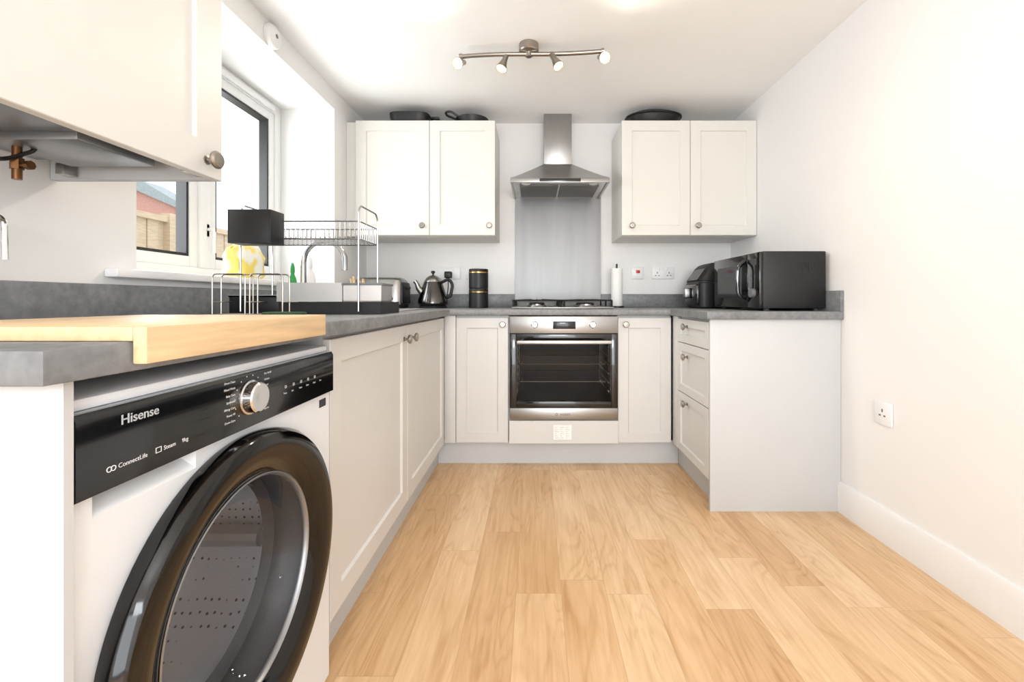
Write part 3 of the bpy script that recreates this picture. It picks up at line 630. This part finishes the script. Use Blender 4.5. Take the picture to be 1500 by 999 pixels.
obj('basket_handle',box(NB(),ax_-.19,ax_-.149,ay_-.02,ay_+.02,ZT+.06,ZT+.125,.01,3),M['steel'],d)
tb=NB(); tb.faces.new([tb.verts.new(p) for p in ((ax_-.1400,ay_-.09,ZT+.17),(ax_-.1400,ay_+.09,ZT+.17),(ax_-.092,ay_+.085,ZT+.238),(ax_-.092,ay_-.085,ZT+.238))])
obj('control_panel',tb,M['display'],t)
# ------------------------------------------------------------ sockets
def plate(name,label,cat,x0,x1,z0_,z1_,parts):
    t=thing(name,label,cat,((x0+x1)/2,YB,z0_)); obj('face_plate',box(NB(),x0,x1,YB-.010,YB-.0005,z0_,z1_,.003),M['plastic'],t)
    for n_,b4,mm in parts: obj(n_,box(NB(),b4[0],b4[1],YB-.013,YB-.0095,b4[2],b4[3],.0005),M[mm],t)
def pins(t,x,y,z,U,V,N):
    bm=NB(); U=Vector(U);V=Vector(V);N=Vector(N)
    for du,dv,w,h_ in ((0,.013,.003,.006),(-.011,-.006,.0045,.003),(.011,-.006,.0045,.003)):
        c=Vector((x,y,z))+U*du+V*dv; tb=NB(); 
        vs=[tb.verts.new(c+U*a*w+V*b_*h_+N*n_) for n_ in (0,.0006) for a,b_ in ((-1,-1),(1,-1),(1,1),(-1,1))]
        for ff in ((0,1,2,3),(4,5,6,7),(0,1,5,4),(1,2,6,5),(2,3,7,6),(3,0,4,7)): tb.faces.new([vs[i] for i in ff])
        merge(bm,tb)
    obj('socket_holes',bm,M['grey'],t)
plate('fused_switch','white fused switch with a red rocker right of the hob','switch',.655,.738,1.065,1.148,[('rocker',(.685,.712,1.105,1.125),'red')])
plate('double_socket','white double wall socket above the upstand, nearest the air fryer','socket',.795,.945,1.065,1.148,[('rocker',(.835,.850,1.125,1.14),'plastic'),('rocker',(.885,.90,1.125,1.14),'plastic')])
t=bpy.data.objects['double_socket']
for xx in (.83,.91): pins(t,xx,YB-.0102,1.095,FX,UZ,NY)
plate('double_socket','white double wall socket behind the kettle, with a black plug','socket',-.66,-.51,1.065,1.148,[('rocker',(-.62,-.605,1.125,1.14),'plastic'),('rocker',(-.57,-.555,1.125,1.14),'plastic')])
t=thing('power_plug','black plug and cable in the wall socket behind the kettle','plug',(-.585,YB-.01,1.07))
obj('plug_body',box(NB(),-.612,-.562,YB-.05,YB-.0135,1.07,1.115,.008,3),M['blackm'],t)
obj('cable',tube(NB(),smoothpath([(-.587,YB-.03,1.075),(-.587,YB-.03,1.0),(-.60,YB-.06,.90),(-.63,YB-.10,.878)],.05),.0035,6),M['blackm'],t)
plate('switch_plate','small white single switch left of the stacked canisters','switch',-.475,-.43,1.065,1.148,[('rocker',(-.46,-.445,1.09,1.12),'plastic')])
t=thing('wall_socket','white single socket low on the bare right wall','socket',(XR,1.666,.445))
obj('face_plate',box(NB(),XR-.010,XR-.0005,1.625,1.707,.446,.532,.003),M['plastic'],t)
pins(t,XR-.0103,1.666,.487,NY,UZ,NX)
t=thing('smoke_alarm','round white alarm on the window wall near the ceiling','alarm',(XL,1.897,2.02))
obj('alarm_body',lathe(NB(),[(0,.0005),(.052,.0005),(.052,.012),(.046,.022),(.03,.028),(0,.029)],(XL,1.897,2.066),FX,40),M['plastic'],t)
bm=NB(); lathe(bm,[(0,.0275),(.009,.0275),(.009,.0298),(0,.0298)],(XL,1.897,2.066),FX,16); obj('test_button',bm,M['grey'],t)
# ------------------------------------------------------------ ceiling spotlight bar
cx0,cy0=-.03,2.06
rz=math.radians(-4)
t=thing('ceiling_spotlight_bar','brushed nickel ceiling bar with four warm spotlights','ceiling light',(cx0,cy0,ZC),rz)
obj('ceiling_rose',lathe(NB(),[(0,-.0005),(.046,-.0005),(.046,-.032),(.042,-.037),(.016,-.039),(.014,-.058),(0,-.059)]),M['nickel'],t,True)
bm=NB(); pts=[]
for i in range(21):
    s=-.325+i*.0335; pts.append((s,.006*math.sin(s*9),-.045-.001*math.sin(s*9)))
tube(bm,pts,.0100,12)
for e_ in (pts[0],pts[-1]): lathe(bm,[(0,-.007),(.013,-.007),(.013,.007),(0,.007)],e_,FX,12)
obj('bar',bm,M['nickel'],t,True)
heads=[(-.32,(-.25,-1,-.6)),(-.115,(-.28,-.3,-1)),(.12,(.5,-.3,-1)),(.34,(.30,-1,-.6))]
for hx,dr_ in heads:
    D=Vector(dr_).normalized(); top=Vector((hx,0,-.05)); pivot=top+Vector((0,-.012,-.030)); 
    s=obj('spot_head',lathe(NB(),[(0,-.034),(.009,-.034),(.012,-.030),(.013,-.008),(.014,0),(.018,.018),(.0255,.042),(.0265,.047),(.0245,.047),(.018,.028),(0,.028)],pivot,D,28),M['nickel'],t,True)
    obj('spot_arm',tube(NB(),[top,pivot],.005,8),M['nickel'],s,True)
    obj('bulb',lathe(NB(),[(0,.029),(.018,.029),(.0228,.043),(.014,.049),(0,.051)],pivot,D,20),M['bulb'],s,True)
    ld=bpy.data.lights.new('spot','SPOT'); ld.energy=12; ld.color=(1,.87,.69); ld.spot_size=math.radians(140); ld.spot_blend=.9; ld.shadow_soft_size=.025
    lo=bpy.data.objects.new('spot_lamp',ld); C.objects.link(lo)
    wp=W[t.name]@(pivot+D*.06); wd=(W[t.name].to_3x3()@D); lo.location=wp; lo.rotation_euler=wd.to_track_quat('-Z','Y').to_euler()
# ------------------------------------------------------------ cookware on the wall cabinets
zc=2.0035
t=thing('griddle_pan','flat black griddle pan on the left wall cabinet, nearest the window','pan',(-.78,2.75,zc))
obj('pan_body',loft(NB(),[(zc,.10,.085,4),(zc+.02,.118,.1,4),(zc+.07,.125,.105,4),(zc+.072,.118,.098,4),(zc+.03,.11,.09,4)],-.78,2.765),M['blackm'],t)
obj('pan_handle',box(NB(),-.665,-.60,2.73,2.76,zc+.052,zc+.066,.006),M['blackm'],t)
t=thing('frying_pan','black frying pan with loop handle on the left wall cabinet','pan',(-.45,2.76,zc))
obj('pan_body',loft(NB(),[(zc,.08,.08,2),(zc+.06,.105,.1,2),(zc+.062,.1,.095,2),(zc+.01,.075,.075,2)],-.40,2.775),M['blackm'],t)
obj('loop_handle',tube(NB(),smoothpath([(-.47,2.72,zc+.055),(-.52,2.70,zc+.085),(-.555,2.70,zc+.08),(-.555,2.74,zc+.075),(-.50,2.76,zc+.06)],.02),.007,8),M['blackm'],t)
t=thing('roasting_dish','large black oval roasting dish on the right wall cabinet','dish',(.75,2.78,zc))
obj('dish_body',loft(NB(),[(zc,.11,.08,2.5),(zc+.03,.14,.10,2.4),(zc+.066,.165,.115,2.3),(zc+.07,.178,.125,2.3),(zc+.076,.178,.125,2.3)],.75,2.785),M['blackm'],t)
obj('dish_lid',loft(NB(),[(zc+.0765,.165,.118,2.3),(zc+.098,.13,.09,2.3),(zc+.108,.06,.05,2)],.75,2.785),M['blackm'],t)
t=thing('towel_stand','small curved chrome hook stand on the near left worktop','stand',(-1.09,.86,ZT))
bm=NB(); tube(bm,smoothpath([(-1.1,.86,ZT+.005),(-1.1,.86,1.06),(-1.085,.86,1.09),(-1.045,.86,1.085),(-1.043,.86,1.0)],.03),.0045,8); obj('hook',bm,M['chrome'],t)
obj('foot',lathe(NB(),[(0,.0005),(.03,.0005),(.03,.006),(0,.008)],(-1.1,.86,ZT)),M['chrome'],t)
# ------------------------------------------------------------ lights
def area(name,loc,d,sx,sy,e,col=(1,1,1)):
    ld=bpy.data.lights.new(name,'AREA'); ld.shape='RECTANGLE'; ld.size=sx; ld.size_y=sy; ld.energy=e; ld.color=col
    o=bpy.data.objects.new(name,ld); C.objects.link(o); o.location=loc; o.rotation_euler=Vector(d).to_track_quat('-Z','Y').to_euler(); return o
area('rear_fill_light',(.1,-3.3,1.05),(0,1,.10),2.3,1.9,72,(.925,.96,1))  # added fill, unseen behind the camera, brightens the whole kitchen
area('bounce_fill_light',(.15,-1.3,1.35),(0,.8,1),.8,.8,28,(.925,.96,1))  # added unseen uplight behind the camera, lifts the ceiling and soft fill
area('window_light',(-1.75,1.88,1.40),(1,0,.2),1.2,1.0,30,(.93,.965,1))
w=bpy.data.worlds.new('w'); S.world=w; w.use_nodes=True; bg=w.node_tree.nodes['Background']; bg.inputs[0].default_value=(.94,.97,1,1); bg.inputs[1].default_value=1.8
cam=bpy.data.cameras.new('camera'); cam.sensor_width=36; cam.lens=640/1500*36; cam.shift_x=-34/1500; cam.shift_y=-59.5/1500; cam.clip_start=.02
co=bpy.data.objects.new('camera',cam); C.objects.link(co); co.location=(0,0,.92); co.rotation_euler=(PI/2,0,0); S.camera=co
S.view_settings.view_transform='Standard'
